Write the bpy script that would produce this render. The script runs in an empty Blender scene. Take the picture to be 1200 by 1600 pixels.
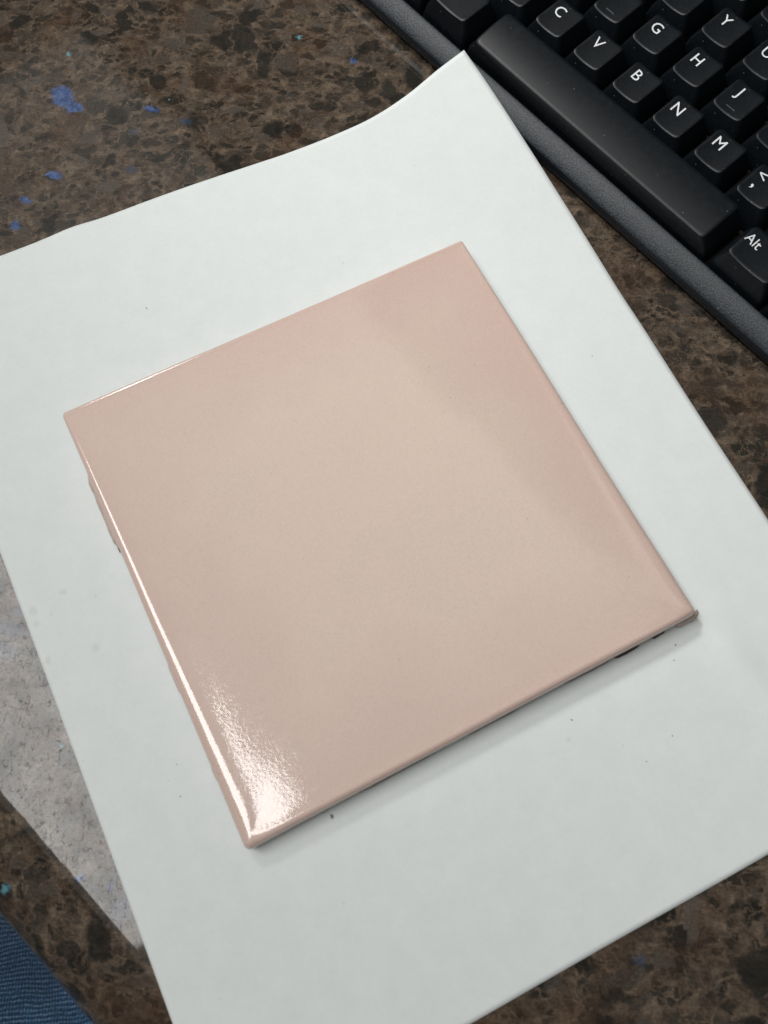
import bpy, bmesh, math, random
from mathutils import Vector, Matrix, Euler, noise as mn
random.seed(7)
R = math.radians
MM = 0.001
sc = bpy.context.scene
COL = sc.collection

# ------------------------------------------------------------------ camera
CAM_H, CAM_RX, CAM_RY, FPX = 246.0, 0.323, 0.001, 1305.7     # mm, rad, rad, px (1200x1600 frame)
cam_d = bpy.data.cameras.new('camera')
cam = bpy.data.objects.new('camera', cam_d); COL.objects.link(cam)
cam.location = (0, 0, CAM_H*MM)
cam.rotation_euler = (CAM_RX, CAM_RY, 0)
cam_d.sensor_fit = 'VERTICAL'; cam_d.sensor_height = 36.0; cam_d.sensor_width = 27.0
cam_d.lens = FPX/1600*36
cam_d.clip_start = 0.01; cam_d.clip_end = 50
cam_d.dof.use_dof = True
cam_d.dof.focus_distance = 0.285
cam_d.dof.aperture_fstop = 13.0
sc.camera = cam

# ------------------------------------------------------------------ light
world = bpy.data.worlds.new('World'); sc.world = world
world.use_nodes = True
bg = world.node_tree.nodes['Background']
bg.inputs[0].default_value = (0.93, 0.98, 1.0, 1)
bg.inputs[1].default_value = 0.045
sc.view_settings.view_transform = 'Standard'
sc.view_settings.look = 'None'
sc.view_settings.exposure = 0.0

def area_lamp(name, x, y, z, sx, sy, watt, rot=0.0, aim=None, col=(1, 0.99, 0.97), shape='RECTANGLE', spread=180):
    d = bpy.data.lights.new(name, 'AREA'); d.shape = shape
    d.size = sx*MM; d.size_y = sy*MM; d.energy = watt; d.color = col; d.spread = R(spread)
    o = bpy.data.objects.new(name, d); COL.objects.link(o)
    o.location = (x*MM, y*MM, z*MM); o.rotation_euler = (0, 0, rot)
    if aim:
        o.rotation_euler = (Vector(aim)-Vector((x, y, z))).to_track_quat('-Z', 'Y').to_euler()
    return o
LA = R(-48.7)
def ceil(u, v):                                  # ceiling grid, from the near right corner of the lit fitting
    e, n = Vector((math.cos(LA), math.sin(LA))), Vector((math.sin(LA), -math.cos(LA)))
    return Vector((-181, 6))+e*u+n*v
# the 2 x 4 ft ceiling fitting to the left, mirrored in the stone and in the glaze
c = ceil(-388, 228)
area_lamp('ceiling_lamp', c.x, c.y, 1300, 860, 480, 11.4, LA)
# light thrown back by the white ceiling round it
c = ceil(-620, -60)
area_lamp('ceiling_bounce', c.x, c.y, 1340, 2200, 1360, 6.2, LA, col=(1, 0.97, 0.92))
# added fill spot, no real lamp: grades the paper brighter towards the keyboard
d = bpy.data.lights.new('fill_spot', 'SPOT'); d.energy = 31; d.color = (1, 0.985, 0.955)
d.spot_size = R(43); d.spot_blend = 1.0; d.shadow_soft_size = 0.095
o = bpy.data.objects.new('fill_spot', d); COL.objects.link(o)
o.location = (-0.43, 0.735, 0.90)
o.rotation_euler = (Vector((170, 320, 0))*MM-o.location).to_track_quat('-Z', 'Y').to_euler()

# ------------------------------------------------------------------ helpers
_rx, _ry = CAM_RX, CAM_RY
_RM = Euler((_rx, _ry, 0)).to_matrix()
def at(px, py, z=0.0):
    """pixel of the 1200x1600 photograph -> point (mm) on the level z"""
    d = _RM @ Vector(((px-600)/FPX, -(py-800)/FPX, -1))
    t = (z-CAM_H)/d.z
    return Vector((d.x*t, d.y*t, z))

def link(name, me, mat=None, parent=None):
    o = bpy.data.objects.new(name, me); COL.objects.link(o)
    if mat and not me.materials: me.materials.append(mat)
    if parent: o.parent = parent
    return o

def mesh_from(name, verts, faces, smooth=True):
    me = bpy.data.meshes.new(name)
    me.from_pydata([tuple(c*MM for c in v) for v in verts], [], faces)
    me.validate()
    if smooth:
        me.polygons.foreach_set('use_smooth', [True]*len(me.polygons))
    me.update()
    return me

def empty(name, loc=(0, 0, 0), rot=(0, 0, 0)):
    o = bpy.data.objects.new(name, None); COL.objects.link(o)
    o.empty_display_size = 0.01
    o.location = [c*MM for c in loc]; o.rotation_euler = rot
    return o

def tag(o, label=None, cat=None, group=None, kind=None):
    if label: o['label'] = label
    if cat: o['category'] = cat
    if group: o['group'] = group
    if kind: o['kind'] = kind
    return o

def rrect(hx, hy, r, n=6):
    """rounded rectangle outline, CCW, 4*(n+1) points"""
    r = max(min(r, hx-1e-4, hy-1e-4), 1e-3)
    pts = []
    for cx, cy, a0 in ((hx-r, hy-r, 0), (-hx+r, hy-r, 90), (-hx+r, -hy+r, 180), (hx-r, -hy+r, 270)):
        for i in range(n+1):
            a = R(a0+90*i/n)
            pts.append((cx+r*math.cos(a), cy+r*math.sin(a)))
    return pts

def bridge(faces, a, b, n):
    for i in range(n):
        j = (i+1) % n
        faces.append((a+i, a+j, b+j, b+i))

# ------------------------------------------------------------------ node helper
class NT:
    def __init__(s, name):
        s.m = bpy.data.materials.new(name); s.m.use_nodes = True
        s.t = s.m.node_tree; s.n = s.t.nodes; s.l = s.t.links
        s.bsdf = s.n['Principled BSDF']; s.out = s.n['Material Output']
        tc = s.n.new('ShaderNodeTexCoord')
        v = s.n.new('ShaderNodeVectorMath'); v.operation = 'SCALE'; v.inputs[3].default_value = 1000
        s.l.new(tc.outputs['Object'], v.inputs[0]); s.p = v.outputs[0]
    def put(s, sock, val):
        if isinstance(val, bpy.types.NodeSocket): s.l.new(val, sock)
        else:
            if isinstance(val, tuple) and len(val) == 3 and sock.type == 'RGBA': val = val+(1,)
            sock.default_value = val
    def math(s, op, a, b=0.0, c=None, clamp=False):
        n = s.n.new('ShaderNodeMath'); n.operation = op; n.use_clamp = clamp
        s.put(n.inputs[0], a); s.put(n.inputs[1], b)
        if c is not None: s.put(n.inputs[2], c)
        return n.outputs[0]
    def vmath(s, op, a, b=None, scale=None):
        n = s.n.new('ShaderNodeVectorMath'); n.operation = op
        s.put(n.inputs[0], a)
        if b is not None: s.put(n.inputs[1], b)
        if scale is not None: s.put(n.inputs[3], scale)
        return n.outputs['Value'] if op in ('DISTANCE', 'LENGTH', 'DOT_PRODUCT') else n.outputs[0]
    def noise(s, vec, scale, detail=3, rough=0.5, dist=0.0, color=False):
        n = s.n.new('ShaderNodeTexNoise'); s.put(n.inputs['Vector'], vec)
        n.inputs['Scale'].default_value = scale; n.inputs['Detail'].default_value = detail
        n.inputs['Roughness'].default_value = rough; n.inputs['Distortion'].default_value = dist
        return n.outputs['Color' if color else 'Fac']
    def voro(s, vec, scale, feature='F1', out='Distance', rnd=1.0):
        n = s.n.new('ShaderNodeTexVoronoi'); n.feature = feature; s.put(n.inputs['Vector'], vec)
        n.inputs['Scale'].default_value = scale; n.inputs['Randomness'].default_value = rnd
        return n.outputs[out]
    def ramp(s, fac, *stops, interp='LINEAR'):
        n = s.n.new('ShaderNodeValToRGB'); s.put(n.inputs[0], fac)
        cr = n.color_ramp; cr.interpolation = interp
        while len(cr.elements) < len(stops): cr.elements.new(0.5)
        for e, (p, c) in zip(cr.elements, stops):
            e.position = p
            e.color = (c, c, c, 1) if isinstance(c, (int, float)) else tuple(c)+(1,)
        return n.outputs[0]
    def mix(s, fac, a, b, mode='MIX'):
        n = s.n.new('ShaderNodeMix'); n.data_type = 'RGBA'; n.blend_type = mode
        s.put(n.inputs[0], fac); s.put(n.inputs[6], a); s.put(n.inputs[7], b)
        return n.outputs[2]
    def warp(s, vec, scale, amt, detail=2):
        c = s.noise(vec, scale, detail, color=True)
        return s.vmath('ADD', vec, s.vmath('SCALE', s.vmath('SUBTRACT', c, (0.5, 0.5, 0.5)), scale=amt))
    def stretch(s, vec, sx, sy, rot=0.0):
        n = s.n.new('ShaderNodeMapping'); s.put(n.inputs[0], vec)
        n.inputs['Scale'].default_value = (sx, sy, 1); n.inputs['Rotation'].default_value = (0, 0, rot)
        return n.outputs[0]
    def bump(s, height, dist_mm, strength=1.0, normal=None):
        n = s.n.new('ShaderNodeBump'); s.put(n.inputs['Height'], height)
        n.inputs['Distance'].default_value = dist_mm*MM; n.inputs['Strength'].default_value = strength
        if normal is not None: s.l.new(normal, n.inputs['Normal'])
        return n.outputs[0]
    def set(s, **k):
        names = dict(color='Base Color', rough='Roughness', spec='Specular IOR Level', ior='IOR', normal='Normal',
                     coat='Coat Weight', coat_rough='Coat Roughness', sheen='Sheen Weight', trans='Transmission Weight')
        for a, v in k.items(): s.put(s.bsdf.inputs[names[a]], v)
        return s.m
    def spots(s, vec, pts, soft=0.3):
        """union of blobs [(x, y, rx, ry, rot)] -> 0..1"""
        acc = None
        for x, y, rx, ry, rot in pts:
            n = s.n.new('ShaderNodeMapping'); n.vector_type = 'TEXTURE'; s.put(n.inputs[0], vec)
            n.inputs['Location'].default_value = (x, y, 0); n.inputs['Rotation'].default_value = (0, 0, rot)
            n.inputs['Scale'].default_value = (rx, ry, 1)
            l = s.vmath('LENGTH', s.vmath('MULTIPLY', n.outputs[0], (1, 1, 0)))
            f = s.ramp(l, (1-soft, 1.0), (1.0, 0.0))
            acc = f if acc is None else s.math('MAXIMUM', acc, f)
        return acc

# ------------------------------------------------------------------ materials
def m_granite():
    t = NT('polished_brown_granite'); p = t.p
    w = t.warp(t.warp(t.vmath('SCALE', p, scale=0.84), 0.07, 7.0), 0.42, 2.6, 3)
    fine = t.noise(p, 1.3, 6, 0.68)
    mid = t.noise(w, 0.26, 6, 0.68)
    matrix = t.ramp(mid, (0.30, (0.031, 0.0235, 0.018)), (0.44, (0.060, 0.0445, 0.033)), (0.55, (0.096, 0.072, 0.053)), (0.70, (0.158, 0.121, 0.090)))
    col = matrix
    # mineral grains: rounded blobs in three sizes, each with its own tone
    def grains(col, vec, scale, keep, r0, r1, amount, stops):
        cc = t.voro(vec, scale, 'F1', 'Color'); dd = t.voro(vec, scale, 'F1', 'Distance')
        k = t.vmath('DOT_PRODUCT', cc, (1, 0, 0)); g = t.vmath('DOT_PRODUCT', cc, (0, 1, 0)); z = t.vmath('DOT_PRODUCT', cc, (0, 0, 1))
        dd = t.math('ADD', dd, t.math('MULTIPLY', z, 0.22))
        m = t.math('MULTIPLY', t.ramp(dd, (r0, 1.0), (r1, 0.0)), t.ramp(k, (1-keep, 0.0), (1-keep+0.02, amount)))
        return t.mix(m, col, t.ramp(g, *stops))
    tones = [(0.0, (0.0165, 0.0155, 0.0132)), (0.45, (0.027, 0.0245, 0.0205)), (0.72, (0.046, 0.038, 0.030)), (1.0, (0.074, 0.063, 0.053))]
    col = grains(col, t.stretch(w, 0.85, 1.2, 0.45), 0.40, 0.70, 0.50, 0.70, 0.85, tones)
    col = grains(col, t.stretch(w, 0.75, 1.15, 0.30), 0.20, 0.60, 0.52, 0.66, 0.90, tones)
    # tan webs between the grains
    d3 = t.voro(t.warp(w, 0.6, 2.6, 3), 0.36, 'DISTANCE_TO_EDGE')
    web = t.math('MULTIPLY', t.ramp(d3, (0.0, 1.0), (0.09, 0.0)), t.ramp(t.noise(p, 0.15, 4, 0.6), (0.44, 0.0), (0.62, 0.7)))
    col = t.mix(web, col, (0.165, 0.122, 0.086))
    w2 = t.warp(w, 0.16, 6.0, 3)
    streak = t.noise(t.stretch(p, 0.35, 2.6, -0.25), 1.0, 3)
    big0 = grains(col, t.stretch(w2, 1.0, 0.8, 0.2), 0.125, 0.26, 0.54, 0.68, 0.85,
                 [(0.0, (0.0145, 0.0142, 0.0125)), (0.5, (0.023, 0.0215, 0.018)), (0.7, (0.040, 0.035, 0.029)), (1.0, (0.095, 0.080, 0.066))])
    col = t.mix(0.5, big0, t.mix(1.0, big0, t.ramp(streak, (0.3, 0.6), (0.7, 1.45)), 'MULTIPLY'))
    # rust tinted zones and general grain
    col = t.mix(t.ramp(t.noise(p, 0.045, 3), (0.52, 0.0), (0.75, 0.45)), col, (0.075, 0.038, 0.020))
    col = t.mix(1.0, col, t.ramp(fine, (0.25, 0.55), (0.75, 1.42)), 'MULTIPLY')
    # blue feldspar flecks
    wf = t.warp(t.warp(p, 0.25, 3.0, 2), 0.8, 3.4, 4)
    def P(x, y, rx, ry, rot):
        q = at(x, y); return (q.x, q.y, rx, ry, R(rot))
    blue = [P(98, 150, 6.2, 4.6, -50), P(116, 168, 4.0, 3.0, 0), P(238, 170, 3.6, 1.3, -10), P(85, 273, 3.8, 1.7, -10), P(40, 312, 3.0, 1.6, -30),
            P(24, 352, 1.8, 2.2, 0), P(553, 95, 1.6, 1.6, 0), P(125, 1370, 1.6, 0.9, 0), P(175, 1383, 0.9, 1.2, 0),
            ]
    faint = [P(20, 985, 6, 3.6, -10), P(10, 1020, 4.5, 3, 0), P(30, 955, 2.6, 2.2, 0), P(190, 1425, 3.4, 4.6, 0), P(210, 205, 2.6, 1.6, 0), P(290, 190, 2.6, 2.2, 0), P(205, 265, 3, 2, 0), P(1000, 1500, 2.4, 2.0, 30)]
    bm = t.math('MULTIPLY', t.spots(wf, blue, 0.35), t.ramp(t.noise(p, 0.9, 4, 0.7), (0.30, 0.35), (0.6, 1.0)))
    bcol = t.ramp(t.noise(p, 0.4, 4, 0.65), (0.3, (0.016, 0.034, 0.12)), (0.5, (0.048, 0.100, 0.255)), (0.60, (0.090, 0.155, 0.32)), (0.72, (0.12, 0.14, 0.18)))
    col = t.mix(t.math('MULTIPLY', t.spots(wf, faint, 0.5), 0.40), col, (0.045, 0.075, 0.135))
    col = t.mix(bm, col, bcol)
    cy = [P(468, 58, 1.1, 1.9, 0), P(108, 85, 1.4, 1.1, 0), P(-4, 1394, 1.8, 2.0, 0), P(265, 155, 0.5, 0.5, 0), P(96, 1168, 0.9, 0.5, 0)]
    col = t.mix(t.spots(wf, cy, 0.6), col, (0.10, 0.25, 0.30))
    # the polish: hairline cracks and scratches that do not mirror, soft haze elsewhere
    wc = t.warp(t.warp(p, 0.30, 5.5, 3), 1.6, 1.0, 2)
    cr = t.ramp(t.voro(wc, 0.30, 'DISTANCE_TO_EDGE'), (0.0, 1.0), (0.042, 0.0))
    cr = t.math('MULTIPLY', cr, t.ramp(t.noise(p, 0.55, 3, 0.6), (0.465, 0.0), (0.55, 1.0)))
    wd = t.warp(p, 0.8, 2.2, 2)
    cr2 = t.ramp(t.voro(wd, 0.62, 'DISTANCE_TO_EDGE'), (0.0, 0.9), (0.048, 0.0))
    cr2 = t.math('MULTIPLY', cr2, t.ramp(t.noise(p, 0.8, 3), (0.488, 0.0), (0.58, 1.0)))
    def scratch(rot, seed, th):
        q = t.vmath('ADD', t.stretch(t.warp(p, 0.2, 0.8), 1.0, 0.06, rot), (seed, seed*1.7, 0))
        return t.ramp(t.noise(q, 2.3, 1, 0.4), (th, 0.0), (th+0.03, 0.8))
    s1 = t.math('MAXIMUM', scratch(0.0, 3.1, 0.70), scratch(0.9, 11.3, 0.725))
    s1 = t.math('MAXIMUM', s1, scratch(-0.7, 23.0, 0.74))
    pits = t.ramp(t.noise(p, 1.7, 3, 0.65), (0.66, 0.0), (0.71, 0.85))
    flaw = t.math('MAXIMUM', t.math('MAXIMUM', cr, cr2), t.math('MAXIMUM', s1, pits), clamp=True)
    cloud = t.noise(w, 0.11, 5, 0.62)
    spec = t.math('MULTIPLY', t.ramp(cloud, (0.28, 0.27), (0.55, 0.38), (0.75, 0.46)),
                  t.math('SUBTRACT', 1.0, t.math('MULTIPLY', flaw, 0.78)))
    spec = t.math('MULTIPLY', spec, t.ramp(t.noise(p, 0.8, 5, 0.7), (0.3, 0.90), (0.7, 1.06)))
    rough = 0.05
    nb = t.bump(t.noise(p, 0.12, 2), 0.05, 0.5)
    return t.set(color=col, rough=rough, spec=spec, normal=nb)

def m_paper():
    t = NT('white_paper'); p = t.p
    a = t.noise(p, 0.12, 5, 0.6)
    col = t.ramp(a, (0.3, (0.705, 0.750, 0.745)), (0.7, (0.740, 0.778, 0.774)))
    fib = t.noise(p, 0.75, 4, 0.6)
    col = t.mix(1.0, col, t.ramp(fib, (0.3, 0.98), (0.7, 1.012)), 'MULTIPLY')
    def P(x, y, rx, ry, rot=0):
        q = at(x, y); return (q.x, q.y, rx, ry, R(rot))
    w = t.warp(p, 0.7, 1.2)
    st = [P(99, 925, 1.7, 1.0), P(150, 1012, 1.3, 1.7), P(150, 932, .7, .7), P(52, 955, 1.3, 1.8, 30), P(57, 975, 1, 1), P(76, 1032, 1, 1.6), P(888, 1155, 1.0, .8), P(80, 960, .6, .6)]
    col = t.mix(t.math('MULTIPLY', t.spots(w, st, 0.4), 0.55), col, (0.60, 0.63, 0.61))
    dk = [P(229, 483, .28, .5, 40), P(383, 259, .35, .25), P(399, 257, .25, .25), P(1024, 979, .3, .2), P(875, 1007, .3, .3), P(1052, 1032, .3, .2), P(519, 1276, .45, .8, 30), P(277, 1195, .2, .25),
          P(283, 1245, .28, .28), P(263, 1220, .2, .2), P(1055, 1008, .3, .3), P(924, 558, .3, .2), P(970, 360, .3, .3), P(536, 411, .25, .2), P(130, 1190, .2, .2), P(1010, 1190, .2, .3), P(1050, 1150, .25, .2), P(893, 1126, .6, .25, -30)]
    col = t.mix(t.spots(w, dk, 0.5), col, (0.20, 0.20, 0.19))
    spk = t.ramp(t.voro(p, 0.085, 'F1', 'Distance'), (0.014, 0.5), (0.024, 0.0))
    col = t.mix(spk, col, (0.30, 0.30, 0.29))
    nb = t.bump(t.math('ADD', fib, t.noise(p, 3.0, 2)), 0.03, 0.5)
    return t.set(color=col, rough=0.75, spec=0.25, normal=nb)

TILE_S = 143.1
def m_glaze():
    t = NT('pink_beige_glaze'); p = t.p
    # glaze breaks pinker over the rounded border, cream centre paints in some ceiling reflection
    sx = t.n.new('ShaderNodeSeparateXYZ'); t.l.new(p, sx.inputs[0])
    ex = t.math('SUBTRACT', TILE_S/2, t.math('ABSOLUTE', sx.outputs[0]))
    ey = t.math('SUBTRACT', TILE_S/2, t.math('ABSOLUTE', sx.outputs[1]))
    e = t.math('MINIMUM', ex, ey)
    cen = t.ramp(t.math('ADD', t.math('DIVIDE', e, 60.0), t.math('MULTIPLY', t.math('SUBTRACT', t.noise(p, 0.032, 4, 0.6), 0.5), 0.9)),
                 (0.10, 0.0), (0.60, 1.0))
    pink = (0.650, 0.496, 0.436); cream = (0.685, 0.552, 0.468)
    col = t.mix(cen, pink, cream)
    patch = t.ramp(t.noise(t.warp(p, 0.05, 14, 3), 0.026, 5, 0.62), (0.50, 0.0), (0.56, 1.0))
    col = t.mix(t.math('MULTIPLY', t.math('MULTIPLY', patch, cen), 0.13), col, (0.60, 0.515, 0.44))
    rim = t.ramp(t.math('DIVIDE', e, 10.0), (0.0, 1.0), (0.75, 0.0))
    col = t.mix(t.math('MULTIPLY', rim, 0.45), col, (0.655, 0.475, 0.405))
    g = t.noise(p, 1.7, 5, 0.7)
    col = t.mix(1.0, col, t.ramp(g, (0.28, 0.915), (0.5, 1.0), (0.72, 1.06)), 'MULTIPLY')
    spk = t.ramp(t.voro(p, 0.42, 'F1', 'Distance'), (0.035, 0.55), (0.085, 0.0))
    sp2 = t.ramp(t.voro(t.vmath('ADD', p, (7, 3, 1)), 0.14, 'F1', 'Distance'), (0.018, 0.75), (0.034, 0.0))
    col = t.mix(t.math('MULTIPLY', spk, 0.55), col, (0.40, 0.33, 0.27))
    col = t.mix(sp2, col, (0.26, 0.20, 0.15))
    # low on the wall the glaze runs thin over the grey body
    z = t.math('ADD', sx.outputs[2], t.math('MULTIPLY', t.math('SUBTRACT', t.noise(p, 0.25, 3), 0.5), 1.2))
    thin = t.ramp(t.math('DIVIDE', z, 8.0), (0.50, 1.0), (0.84, 0.0))
    col = t.mix(t.math('MULTIPLY', thin, 0.7), col, (0.34, 0.30, 0.265))
    peel = t.noise(p, 1.1, 2, 0.5)
    big = t.noise(p, 0.035, 2, 0.5)
    nb = t.bump(big, 0.30, 0.5)
    nb = t.bump(peel, 0.0165, 0.75, nb)
    rough = t.ramp(t.noise(p, 0.5, 4, 0.6), (0.3, 0.035), (0.7, 0.085))
    return t.set(color=col, rough=rough, ior=1.68, normal=nb)

def m_clay(name, c0, c1):
    t = NT(name); p = t.p
    n = t.noise(p, 0.8, 5, 0.65)
    return t.set(color=t.ramp(n, (0.3, c0), (0.7, c1)), rough=0.8, normal=t.bump(n, 0.25, 0.8))

def m_key():
    t = NT('black_key_plastic'); p = t.p
    dust = t.ramp(t.noise(p, 0.5, 6, 0.75), (0.46, 0.0), (0.75, 0.6))
    col = t.mix(dust, (0.0030, 0.0052, 0.0076), (0.0105, 0.0115, 0.0125))
    spk = t.ramp(t.voro(p, 0.24, 'F1', 'Distance'), (0.026, 0.8), (0.05, 0.0))
    col = t.mix(spk, col, (0.20, 0.20, 0.19))
    return t.set(color=col, rough=t.ramp(t.noise(p, 0.4, 3), (0.3, 0.40), (0.7, 0.45)), spec=0.30,
                 normal=t.bump(t.noise(p, 3.2, 3), 0.035, 0.5))

def m_frame():
    t = NT('textured_dark_plastic'); p = t.p
    g = t.noise(p, 1.9, 4, 0.7)
    col = t.ramp(g, (0.36, (0.005, 0.008, 0.0115)), (0.66, (0.046, 0.056, 0.068)))
    spk = t.ramp(t.voro(p, 0.13, 'F1', 'Distance'), (0.02, 0.8), (0.04, 0.0))
    col = t.mix(spk, col, (0.35, 0.35, 0.34))
    return t.set(color=col, rough=0.44, spec=0.55, normal=t.bump(g, 0.30, 0.8))

def m_plain(name, col, rough, spec=0.5):
    t = NT(name)
    n = t.noise(t.p, 1.5, 4)
    c = t.mix(t.ramp(n, (0.35, 0.0), (0.75, 0.6)), col, tuple(min(1, x*1.6) for x in col))
    return t.set(color=c, rough=rough, spec=spec, normal=t.bump(n, 0.03, 0.5))

def m_denim():
    t = NT('blue_denim'); p = t.p
    q = t.warp(t.warp(p, 0.03, 8.0, 2), 0.5, 1.0, 2)
    sx = t.n.new('ShaderNodeSeparateXYZ'); t.l.new(t.stretch(q, 1, 1, R(-8)), sx.inputs[0])
    wv = t.math('SINE', t.math('MULTIPLY', sx.outputs[1], 2*math.pi/1.5))
    cross = t.math('SINE', t.math('MULTIPLY', sx.outputs[0], 2*math.pi/1.1))
    h = t.math('ADD', t.math('MULTIPLY', wv, t.ramp(t.noise(p, 0.4, 3), (0.3, 0.10), (0.7, 0.46))), t.math('MULTIPLY', cross, 0.12))
    h = t.math('ADD', h, t.math('MULTIPLY', t.math('SUBTRACT', t.noise(p, 1.2, 4, 0.7), 0.5), 1.3))
    col = t.ramp(t.math('ADD', t.math('MULTIPLY', h, 0.5), 0.5), (0.15, (0.004, 0.014, 0.036)), (0.5, (0.017, 0.052, 0.112)), (0.85, (0.115, 0.20, 0.30)))
    fade = t.ramp(t.noise(p, 0.035, 3), (0.35, 0.7), (0.7, 1.35))
    col = t.mix(1.0, col, fade, 'MULTIPLY')
    return t.set(color=col, rough=0.9, spec=0.2, sheen=0.3, normal=t.bump(h, 0.5, 0.8))

MAT = dict(granite=m_granite(), paper=m_paper(), glaze=m_glaze(),
           clay=m_clay('grey_clay_body', (0.25, 0.215, 0.19), (0.40, 0.345, 0.305)),
           chip=m_clay('dark_fired_clay', (0.035, 0.022, 0.018), (0.11, 0.075, 0.06)),
           burr=m_clay('glazed_clay_burr', (0.48, 0.385, 0.335), (0.56, 0.455, 0.40)),
           key=m_key(), frame=m_frame(), tray=m_plain('matt_black_plastic', (0.008, 0.011, 0.016), 0.5),
           deck=m_plain('dusty_black_deck', (0.010, 0.0085, 0.007), 0.9, 0.1),
           ink=m_plain('white_print', (0.66, 0.70, 0.73), 0.6), denim=m_denim())

# ------------------------------------------------------------------ countertop (polished granite, bullnose front edge)
def build_counter():
    Q = Vector((-107.2, -2.2)); e = Vector((0.730, -0.684)).normalized(); n = Vector((-e.y, e.x))
    if n.x > 0: n = -n                      # outward, over the front edge
    Q = Q - n*2.0
    prof = [(-1100, 0.0), (-400, 0), (-60, 0), (-6, 0)]
    rx, rz = 26.5, 20.0
    for i in range(25):
        a = math.pi*i/24
        prof.append((rx*math.sin(a), -rz+rz*math.cos(a)))
    prof += [(-60, -2*rz), (-1100, -2*rz)]
    verts, faces = [], []
    L = [-700, -300, -120, -40, 40, 120, 400, 900]
    for s in L:
        for d, z in prof:
            q = Q+e*s+n*d; verts.append((q.x, q.y, z))
    m = len(prof)
    for i in range(len(L)-1):
        for j in range(m-1):
            a, b = i*m+j, i*m+j+1
            faces.append((a, b, b+m, a+m))
    faces.append(tuple(range(m))); faces.append(tuple(reversed(range((len(L)-1)*m, len(L)*m))))
    for i in range(len(L)-1):
        faces.append((i*m+m-1, i*m, i*m+m, i*m+2*m-1))
    me = mesh_from('countertop', verts, faces)
    bm = bmesh.new(); bm.from_mesh(me); bmesh.ops.recalc_face_normals(bm, faces=bm.faces)
    for f in bm.faces: f.smooth = abs(f.normal.dot(Vector((e.x, e.y, 0)))) < 0.9
    bm.to_mesh(me); bm.free()
    o = link('countertop', me, MAT['granite'])
    tag(o, 'polished dark brown granite countertop with blue flecks and a rounded front edge', kind='structure')
    return Q, e, n
CQ, CE, CN = build_counter()

# ------------------------------------------------------------------ sheet of paper
TILE_C = Vector((-5.39, 80.81)); TILE_A = 0.468
def tile_dist(x, y):
    v = Matrix.Rotation(-TILE_A, 2) @ (Vector((x, y))-TILE_C)
    return max(abs(v.x), abs(v.y))-TILE_S/2
F0, F1 = at(425, 245), at(985, 475)          # the paper begins to lift along this line
FD = (F1-F0).to_2d().normalized(); FN = Vector((-FD.y, FD.x))
if FN.dot((at(725, 78)-F0).to_2d()) < 0: FN = -FN
CORNER_D = FN.dot((at(725, 78, 14)-F0).to_2d())
G0, G1 = at(1058, 905).to_2d(), at(1230, 1130).to_2d()
GD = (G1-G0).normalized(); GN = Vector((-GD.y, GD.x))
def lift(x, y):
    d = FN.dot(Vector((x, y))-F0.to_2d())/CORNER_D
    z = 0.0
    if d > 0:
        z = 14.6*(d*d/(d+0.22))*1.22
    td = max(0.0, min(1.0, (tile_dist(x, y)-1.0)/14.0))
    w = td*td*(3-2*td)
    z += w*0.62*(mn.noise(Vector((x*0.021, y*0.021, 3.3)))*0.5+0.5)
    # soft crease running to the right hand edge
    q = Vector((x, y))-G0
    g = GN.dot(q); s = GD.dot(q)
    k = max(0.0, min(1.0, (s+6)/25))
    z += w*k*1.0*math.exp(-(g/4.5)**2)
    return 0.12+z
def onpaper(px, py):
    z = 0.0
    for _ in range(25):
        q = at(px, py, z); z = 0.6*z+0.4*lift(q.x, q.y)
    return at(px, py, z)
def resample(pts, n):
    L = [0.0]
    for a, b in zip(pts, pts[1:]): L.append(L[-1]+(b-a).length)
    # Catmull-Rom along arc length
    out = []
    for i in range(n+1):
        s = L[-1]*i/n; k = 0
        while k < len(L)-2 and L[k+1] < s: k += 1
        f = (s-L[k])/(L[k+1]-L[k]+1e-9)
        p0 = pts[max(k-1, 0)]; p1 = pts[k]; p2 = pts[k+1]; p3 = pts[min(k+2, len(pts)-1)]
        out.append(0.5*((2*p1)+(p2-p0)*f+(2*p0-5*p1+4*p2-p3)*f*f+(3*p1-p0-3*p2+p3)*f**3))
    return out
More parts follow.
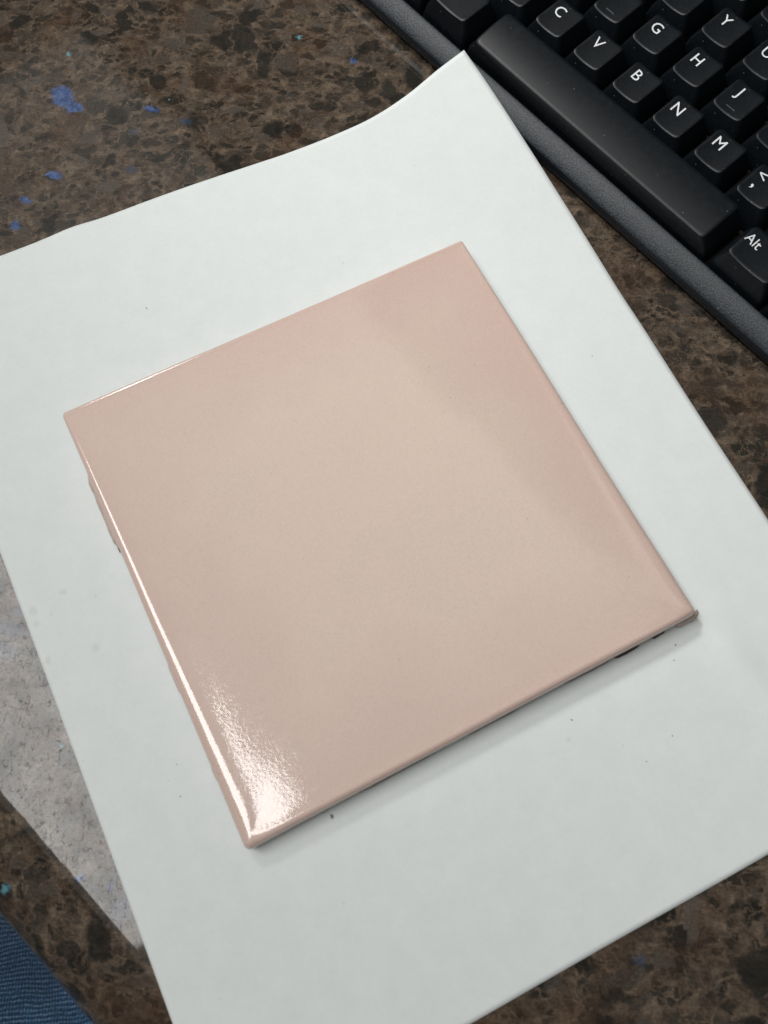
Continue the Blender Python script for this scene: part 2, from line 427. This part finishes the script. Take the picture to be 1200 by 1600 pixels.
def build_paper():
    top = [(-148, 455), (-75, 428), (0, 400), (60, 377), (112, 355), (160, 340), (230, 314), (300, 289), (375, 264), (450, 239), (520, 212), (580, 184.5), (635, 149), (685, 108), (725, 78)]
    right = [(725, 78), (762, 131), (800, 189), (862, 286), (930, 394), (1000, 504), (1100, 660), (1200, 812), (1320, 996), (1446, 1190)]
    bottom = [(350, 1820), (735, 1600), (965, 1468), (1200, 1335), (1446, 1190)]
    left = [(-148, 455), (-75, 655), (0, 862), (140, 1242), (270, 1600), (350, 1820)]
    N, M = 84, 110
    T, B = (resample([onpaper(*q) for q in c], N) for c in (top, bottom))
    Lf, Rt = (resample([onpaper(*q) for q in c], M) for c in (left, right))
    verts, faces = [], []
    for j in range(M+1):
        v = j/M
        for i in range(N+1):
            u = i/N
            q = (1-v)*T[i]+v*B[i]+(1-u)*Lf[j]+u*Rt[j]-((1-u)*(1-v)*T[0]+u*(1-v)*T[N]+(1-u)*v*B[0]+u*v*B[N])
            verts.append((q.x, q.y, lift(q.x, q.y)))
    for j in range(M):
        for i in range(N):
            a = j*(N+1)+i
            faces.append((a, a+N+1, a+N+2, a+1))
    n0 = len(verts)
    verts += [(x, y, z-0.1) for x, y, z in verts]
    faces += [tuple(n0+k for k in reversed(f)) for f in list(faces)]
    ring = [i for i in range(N+1)]+[(j+1)*(N+1)-1 for j in range(1, M+1)]+[M*(N+1)+i for i in reversed(range(N))]+[j*(N+1) for j in reversed(range(1, M))]
    for a, b in zip(ring, ring[1:]+ring[:1]): faces.append((a, b, b+n0, a+n0))
    me = mesh_from('paper_sheet', verts, faces)
    me.polygons.foreach_set('use_smooth', [i < len(faces)-len(ring) for i in range(len(faces))])
    o = link('paper_sheet', me, MAT['paper'])
    tag(o, 'plain white sheet of paper under the tile with one corner curling up onto the keyboard', 'paper')
build_paper()

# ------------------------------------------------------------------ ceramic tile
def build_tile():
    root = empty('ceramic_tile', (TILE_C.x, TILE_C.y, 0.28), (0, 0, TILE_A))
    tag(root, 'glossy pink beige square ceramic tile with rounded edges lying on white paper', 'tile')
    h = TILE_S/2; TOP = 7.9
    NC, NS = 7, 60
    def outline(inset, r, wob=0.0, seed=0):
        pts = []
        a = h-inset; r = max(r-inset*0.6, 0.6)
        def sc_(x, y):                         # the glaze border is broader towards the near left corner
            e = max(0.0, min(1.0, (abs(x)-abs(y)+7)/14)); e = e*e*(3-2*e)
            return e*max(0.36, 0.68-0.34*y/h)+(1-e)*(0.34 if y > 0 else 0.48)
        base = rrect(a, a, r, NC)
        for k in range(4):
            c = base[k*(NC+1):(k+1)*(NC+1)]; nx = base[((k+1) % 4)*(NC+1)]
            pts += c
            for i in range(1, NS):
                f = i/NS
                pts.append((c[-1][0]*(1-f)+nx[0]*f, c[-1][1]*(1-f)+nx[1]*f))
        # slow hand-made bow of the sides plus a short wobble
        out = []
        for x, y in pts:
            b = 0.35*mn.noise(Vector((x*0.018, y*0.018, 1.7)))+wob*mn.noise(Vector((x*0.22, y*0.22, 5.0+seed)))
            m = max(abs(x), abs(y)); s = 1+b/m*min(1.0, m/h)
            if 0 < inset < 30:
                k = sc_(x, y); k += (1-k)*max(0.0, (inset-8)/22)
                s *= (h-inset*k)/a
            out.append((x*s, y*s))
        return out
    # slope of the face against distance from the edge (deg): pillow edge, then a faint meniscus lip
    tab = [(0, 82), (0.25, 66), (0.6, 52), (1.0, 40), (1.6, 26), (2.1, 15), (2.7, 8.5), (3.4, 4.0), (4.1, 0.5), (4.6, -1.8), (5.6, -2.2), (6.8, -1.5), (9.0, -0.6), (14, -0.2), (20, 0), (71, 0)]
    def slope(d):
        for (d0, a0), (d1, a1) in zip(tab, tab[1:]):
            if d <= d1: return a0+(a1-a0)*(d-d0)/(d1-d0)
        return 0
    ds = [0, .12, .3, .55, .85, 1.2, 1.6, 2.05, 2.5, 3.0, 3.5, 4.1, 4.7, 5.3, 6.0, 6.7, 7.5, 8.4, 9.5, 11, 13, 16, 20, 26, 33, 41, 50, 59, 66, 70]
    zs = [0.0]
    for a, b in zip(ds, ds[1:]):
        st = 8; zz = zs[-1]
        for i in range(st): zz += math.tan(R(slope(a+(b-a)*(i+.5)/st)))*(b-a)/st
        zs.append(zz)
    off = TOP-zs[-1]; zs = [z+off for z in zs]
    rings = [(1.2, 1.5, .25), (0.35, 1.7, .3), (0.05, 2.3, .2)]
    rings += [(d, z, 0.03) for d, z in zip(ds, zs)]
    verts, faces = [], []
    n = 4*(NC+NS)
    for d, z, wob in rings:
        for x, y in outline(d, 1.9, wob):
            verts.append((x, y, z))
    for k in range(len(rings)-1): bridge(faces, k*n, (k+1)*n, n)
    last = (len(rings)-1)*n
    verts.append((0, 0, TOP)); c = len(verts)-1
    for i in range(n): faces.append((last+i, last+(i+1) % n, c))
    faces.append(tuple(reversed(range(n))))
    o = link('glazed_face', mesh_from('glazed_face', verts, faces), MAT['glaze'], root)
    # clay body under the glaze: slightly ragged
    verts, faces = [], []
    for d, z, wob in [(1.9, 0.0, .6), (1.1, 0.12, 1.0), (0.7, 0.6, .9), (0.75, 1.1, .6), (0.9, 1.7, .35), (1.6, 1.9, .2)]:
        for x, y in outline(d, 1.8, wob, 9): verts.append((x, y, z))
    for k in range(5): bridge(faces, k*n, (k+1)*n, n)
    faces.append(tuple(reversed(range(n)))); faces.append(tuple(range(5*n, 6*n)))
    link('clay_body', mesh_from('clay_body', verts, faces), MAT['clay'], root)
    # torn burrs of clay standing out of the lower wall
    inv = Matrix.Rotation(-TILE_A, 2)
    def burr(name, mat, side, px0, px1, out, z0, z1, seed):
        a = inv @ (at(*px0, 3).to_2d()-TILE_C); b = inv @ (at(*px1, 3).to_2d()-TILE_C)
        if side == 'L': s0, s1 = sorted((a.y, b.y)); f = lambda s, o_: (-h-o_, s)
        else: s0, s1 = sorted((a.x, b.x)); f = lambda s, o_: (s, -h-o_)
        K = max(8, int((s1-s0)*1.2)); vs, fs = [], []
        for i in range(K+1):
            u = i/K; s = s0+(s1-s0)*u
            env = min(1.0, min(u, 1-u)*7+0.12)
            w = out*env*(0.88+0.35*mn.noise(Vector((s*0.22, seed, 0))))
            zt = z1-0.5*abs(mn.noise(Vector((s*0.4, seed, 4)))); zb = z0+0.4*abs(mn.noise(Vector((s*0.6, seed, 9))))
            for o_, z in ((-0.9, zb), (w*0.7, zb+0.05), (w, zb*.6+zt*.4), (w*0.72, zt), (-0.9, zt+0.25)):
                x, y = f(s, o_); vs.append((x, y, z))
        for i in range(K):
            for j in range(4): fs.append((i*5+j, i*5+j+1, i*5+j+6, i*5+j+5))
        fs.append(tuple(range(5))); fs.append(tuple(K*5+j for j in reversed(range(5))))
        me = mesh_from(name, vs, fs)
        bm = bmesh.new(); bm.from_mesh(me); bmesh.ops.recalc_face_normals(bm, faces=bm.faces); bm.to_mesh(me); bm.free()
        return link(name, me, mat, root)
    burr('clay_burr', MAT['burr'], 'L', (134, 745), (184, 862), 1.5, 0.4, 4.2, 1.0)
    burr('clay_burr', MAT['burr'], 'L', (258, 1036), (285, 1090), 0.8, 0.3, 3.0, 2.0)
    burr('clay_burr', MAT['burr'], 'L', (330, 1195), (342, 1222), 0.7, 0.2, 2.8, 3.0)
    burr('clay_burr', MAT['burr'], 'B', (1058, 980), (1092, 962), 1.3, 0.5, 3.9, 4.0)
    burr('clay_burr', MAT['clay'], 'B', (885, 1068), (960, 1032), 0.5, 0.2, 2.2, 4.5)
    burr('clay_burr', MAT['clay'], 'B', (560, 1240), (680, 1178), 0.3, 0.2, 1.7, 5.5)
    burr('clay_burr', MAT['clay'], 'B', (735, 1150), (815, 1108), 0.4, 0.2, 1.9, 6.5)
    burr('dark_chip', MAT['chip'], 'B', (962, 1027), (1002, 1006), 0.9, 0.1, 1.9, 5.0)
    burr('dark_chip', MAT['chip'], 'B', (1022, 996), (1043, 986), 0.8, 0.1, 1.6, 6.0)
    burr('dark_chip', MAT['chip'], 'L', (178, 846), (184, 862), 1.3, 0.1, 0.7, 8.0)
build_tile()

# ------------------------------------------------------------------ keyboard
U = 19.05
KA = R(-49.575); KT = R(5.0)
KORG = Vector((87.71, 235.03))               # where the letter of the B key stands
FRONT = -2.02*U
def build_keyboard():
    ca, sa = math.cos(KA), math.sin(KA)
    fx, fy = KORG.x - sa*FRONT, KORG.y + ca*FRONT
    root = empty('computer_keyboard', (fx, fy, 0.5), (KT, 0, KA))
    tag(root, 'black computer keyboard with white lettering lying at the upper right edge of the paper', 'keyboard')
    # local frame: x along the rows (0 = B letter), y from the front wall, z up
    X0, X1, DEP = -6.75*U, 9.6*U, 150.0
    def loop(y_in, z, xin=None):
        a = y_in if xin is None else xin
        hx, hy = (X1-X0)/2-a, DEP/2-y_in
        cx, cy = (X0+X1)/2, DEP/2
        return [(cx+x, cy+y, z) for x, y in rrect(hx, hy, max(5-a*0.6, 0.8), 5)]
    n = 24
    verts, faces = [], []
    # lower tray, a little in from the rim above it
    prof = [(3.0, 0.0), (1.0, 0.5), (0.5, 2.0), (0.55, 5.9)]
    for y, z in prof: verts += loop(y, z)
    for k in range(len(prof)-1): bridge(faces, k*n, (k+1)*n, n)
    faces.append(tuple(reversed(range(n)))); faces.append(tuple(range((len(prof)-1)*n, len(prof)*n)))
    link('lower_tray', mesh_from('lower_tray', verts, faces), MAT['tray'], root)
    # upper frame with its rolled rim round the key well
    verts, faces = [], []
    prof = [(1.0, 5.6), (0.25, 5.75), (0.0, 6.1), (0.12, 6.6), (0.7, 7.3), (1.7, 8.15), (2.9, 8.95), (4.2, 9.6), (5.4, 10.0), (6.4, 10.15), (7.0, 10.05), (7.3, 9.6), (7.4, 9.0), (7.4, 6.2)]
    for y, z in prof: verts += loop(y, z)
    for k in range(len(prof)-1): bridge(faces, k*n, (k+1)*n, n)
    link('top_frame', mesh_from('top_frame', verts, faces), MAT['frame'], root)
    v = loop(7.2, 6.4)
    link('key_deck', mesh_from('key_deck', v, [tuple(range(n))], False), MAT['deck'], root)

    ZB, ZT = 7.4, 17.0
    def key_mesh(name, w, convex=False):
        hx, hy = w*U/2-0.45, U/2-0.45
        tx, cyo, ty = (w*U/2-3.55, 0.45, 6.75) if not convex else (w*U/2-4.6, -0.10, 8.15)
        if convex: hx -= 0.15
        vs, fs = [], []
        NC, NS = 4, 8
        def ring(ax, ay, r, cy):
            base = rrect(ax, ay, r, NC); pts = []
            for k in range(4):
                c = base[k*(NC+1):(k+1)*(NC+1)]; nx = base[((k+1) % 4)*(NC+1)]
                pts += c
                for i in range(1, NS):
                    f = i/NS
                    pts.append((c[-1][0]*(1-f)+nx[0]*f, c[-1][1]*(1-f)+nx[1]*f))
            return [(x, y+cy) for x, y in pts]
        def top(x, y):
            if convex: return ZT+0.35-0.0095*(y-cyo-3.6)**2
            return ZT-0.85*(1-min(1.0, abs(x/tx))**2)+0.10*(y-cyo)/ty
        m = 4*(NC+NS)
        sp = [(0, ZB, 0.0), (0.0, ZB+0.9, 0.0), (0.35, ZB+5.0, 0.35)]
        for ins, z, f in sp:
            f2 = f
            for x, y in ring(hx+(tx-hx)*f2, hy+(ty-hy)*f2, 1.3, cyo*f2): vs.append((x, y, z))
        f2 = 0.92
        for x, y in ring(tx+0.26, ty+0.26, 1.8, cyo): vs.append((x, y, top(x, y)-0.55))
        for x, y in ring(tx+0.10, ty+0.10, 1.75, cyo): vs.append((x, y, top(x, y)-0.14))
        for x, y in ring(tx, ty, 1.7, cyo): vs.append((x, y, top(x, y)))
        for f in (0.86, 0.66, 0.40, 0.14):
            ax = tx-(1-f)*ty if convex else tx*f
            for x, y in ring(ax, ty*f, 1.5*f, cyo): vs.append((x, y, top(x, y)))
        K = len(vs)//m
        for k in range(K-1): bridge(fs, k*m, (k+1)*m, m)
        fs.append(tuple(range((K-1)*m, K*m)))
        me = mesh_from(name, vs, fs)
        me.materials.append(MAT['key'])
        return me, top, (tx, cyo, ty)
    cache = {}
    def text_mesh(body, size):
        cu = bpy.data.curves.new('legend', 'FONT'); cu.body = body; cu.size = size*MM
        cu.align_x = 'CENTER'; cu.align_y = 'CENTER'; cu.resolution_u = 3
        tmp = bpy.data.objects.new('legend', cu); COL.objects.link(tmp)
        dg = bpy.context.evaluated_depsgraph_get()
        me = bpy.data.meshes.new_from_object(tmp.evaluated_get(dg))
        bpy.data.objects.remove(tmp); bpy.data.curves.remove(cu)
        return me
    def legend(key, body, top, dx, dy, size, sxx=1.0):
        me = text_mesh(body, size)
        bm = bmesh.new(); bm.from_mesh(me)
        bmesh.ops.triangulate(bm, faces=bm.faces)
        bmesh.ops.subdivide_edges(bm, edges=[e for e in bm.edges if e.calc_length() > 0.0012], cuts=1)
        cx = (min(v.co.x for v in bm.verts)+max(v.co.x for v in bm.verts))/2
        cy = (min(v.co.y for v in bm.verts)+max(v.co.y for v in bm.verts))/2
        for v in bm.verts:
            x = (v.co.x-cx)/MM*sxx+dx; y = (v.co.y-cy)/MM+dy
            v.co = (x*MM, y*MM, (top(x, y)+0.045)*MM)
        bm.to_mesh(me); bm.free()
        if body != ',': pass
        link('legend', me, MAT['ink'], key)
    rows = [
        (0, [(0, 1.25, ''), (1.25, 1.25, ''), (2.5, 1.25, ''), (3.75, 6.25, 'SPACE'), (10, 1.25, 'Alt'), (11.25, 1.25, ''), (12.5, 1.25, ''), (13.75, 1.25, '')]),
        (1, [(0, 2.25, '')]+[(2.25+i, 1, c) for i, c in enumerate(['', 'X', 'C', 'V', 'B', 'N', 'M', '<', '', ''])]+[(12.25, 2.75, '')]),
        (2, [(0, 1.75, '')]+[(1.75+i, 1, c) for i, c in enumerate(['', '', 'D', 'F', 'G', 'H', 'J', 'K', '', '', ''])]+[(12.75, 2.25, '')]),
        (3, [(0, 1.5, '')]+[(1.5+i, 1, c) for i, c in enumerate(['', '', '', '', 'T', 'Y', 'U', '', '', '', '', ''])]+[(13.5, 1.5, '')]),
        (4, [(i, 1, '') for i in range(13)]+[(13, 2, '')]),
    ]
    for r, ks in rows:
        for c0, w, ch in ks:
            sp = ch == 'SPACE'
            kk = (w, sp)
            if kk not in cache: cache[kk] = key_mesh('space_bar' if sp else 'key', w, sp)
            me, top, (tx, cyo, ty) = cache[kk]
            o = link('space_bar' if sp else 'key', me, None, root)
            kx = (c0+w/2-6.75+0.13)*U; ky = -FRONT+(r-1)*U-0.10*U
            o.location = (kx*MM, ky*MM, 0)
            o.rotation_euler = (R(random.uniform(-.5, .5)), R(random.uniform(-.5, .5)), R(random.uniform(-.3, .3)))
            lx, ly = -0.12*U, 0.105*U+0.8
            if sp: o['label'] = 'long blank space bar'
            elif ch == '<':
                o['label'] = 'key printed with a comma and a less-than sign'
                legend(o, '<', top, lx-0.7, ly+1.0, 6.2); legend(o, ',', top, lx-0.7, ly-4.6, 7.6)
            elif ch == 'Alt':
                o['label'] = 'wide key printed Alt'
                legend(o, ch, top, -0.27*U, ly-0.3, 5.2, 0.88)
            elif ch:
                o['label'] = 'key printed with the letter '+ch
                legend(o, ch, top, lx, ly, 6.2, 0.92)
            if ch in ('F', 'J'):
                vs, fs = [], []
                for i, (dx_, dz) in enumerate(((-1, 0.02), (1, 0.02))):
                    for yy, zz in ((-.45, -.05), (-.2, .22), (.2, .22), (.45, -.05)):
                        x = -0.0+dx_*1.9; y = cyo-ty+3.0+yy; vs.append((x, y, top(x, y)+zz))
                for j in range(3): fs.append((j, j+1, j+5, j+4))
                link('homing_bar', mesh_from('homing_bar', vs, fs), MAT['key'], o)
build_keyboard()

# ------------------------------------------------------------------ the seated person's thigh in blue jeans
def build_person():
    root = empty('person', (-150, -190, -330))
    tag(root, 'person in blue denim jeans, only the thigh showing below the rounded counter edge', 'person')
    A = Vector((-62, 40, -150)); B = Vector((-215, -330, -118))     # knee under the counter -> hip
    ax = (B-A).normalized(); up = Vector((0, 0, 1)); side = ax.cross(up).normalized(); up = side.cross(ax)
    NL, NA = 150, 96
    vs, fs = [], []
    for i in range(NL+1):
        u = i/NL; c = A.lerp(B, u)
        rad = 58+26*u
        for j in range(NA):
            a = 2*math.pi*j/NA
            dirv = side*math.cos(a)+up*math.sin(a)*0.92
            p0 = c+dirv*rad
            f = 3.0*mn.noise(Vector((p0.x*0.020+4, p0.y*0.020, p0.z*0.02)))
            f += 2.6*math.sin(p0.dot(Vector((0.09, 0.035, 0.02)))+2.0*mn.noise(p0*0.012))
            q = c+dirv*(rad+f)-Vector(root.location)/MM
            vs.append(tuple(q))
    for i in range(NL): bridge(fs, i*NA, (i+1)*NA, NA)
    fs.append(tuple(range(NA))); fs.append(tuple(reversed(range(NL*NA, (NL+1)*NA))))
    me = mesh_from('jeans_leg', vs, fs)
    bm = bmesh.new(); bm.from_mesh(me); bmesh.ops.recalc_face_normals(bm, faces=bm.faces); bm.to_mesh(me); bm.free()
    link('jeans_leg', me, MAT['denim'], root)
build_person()
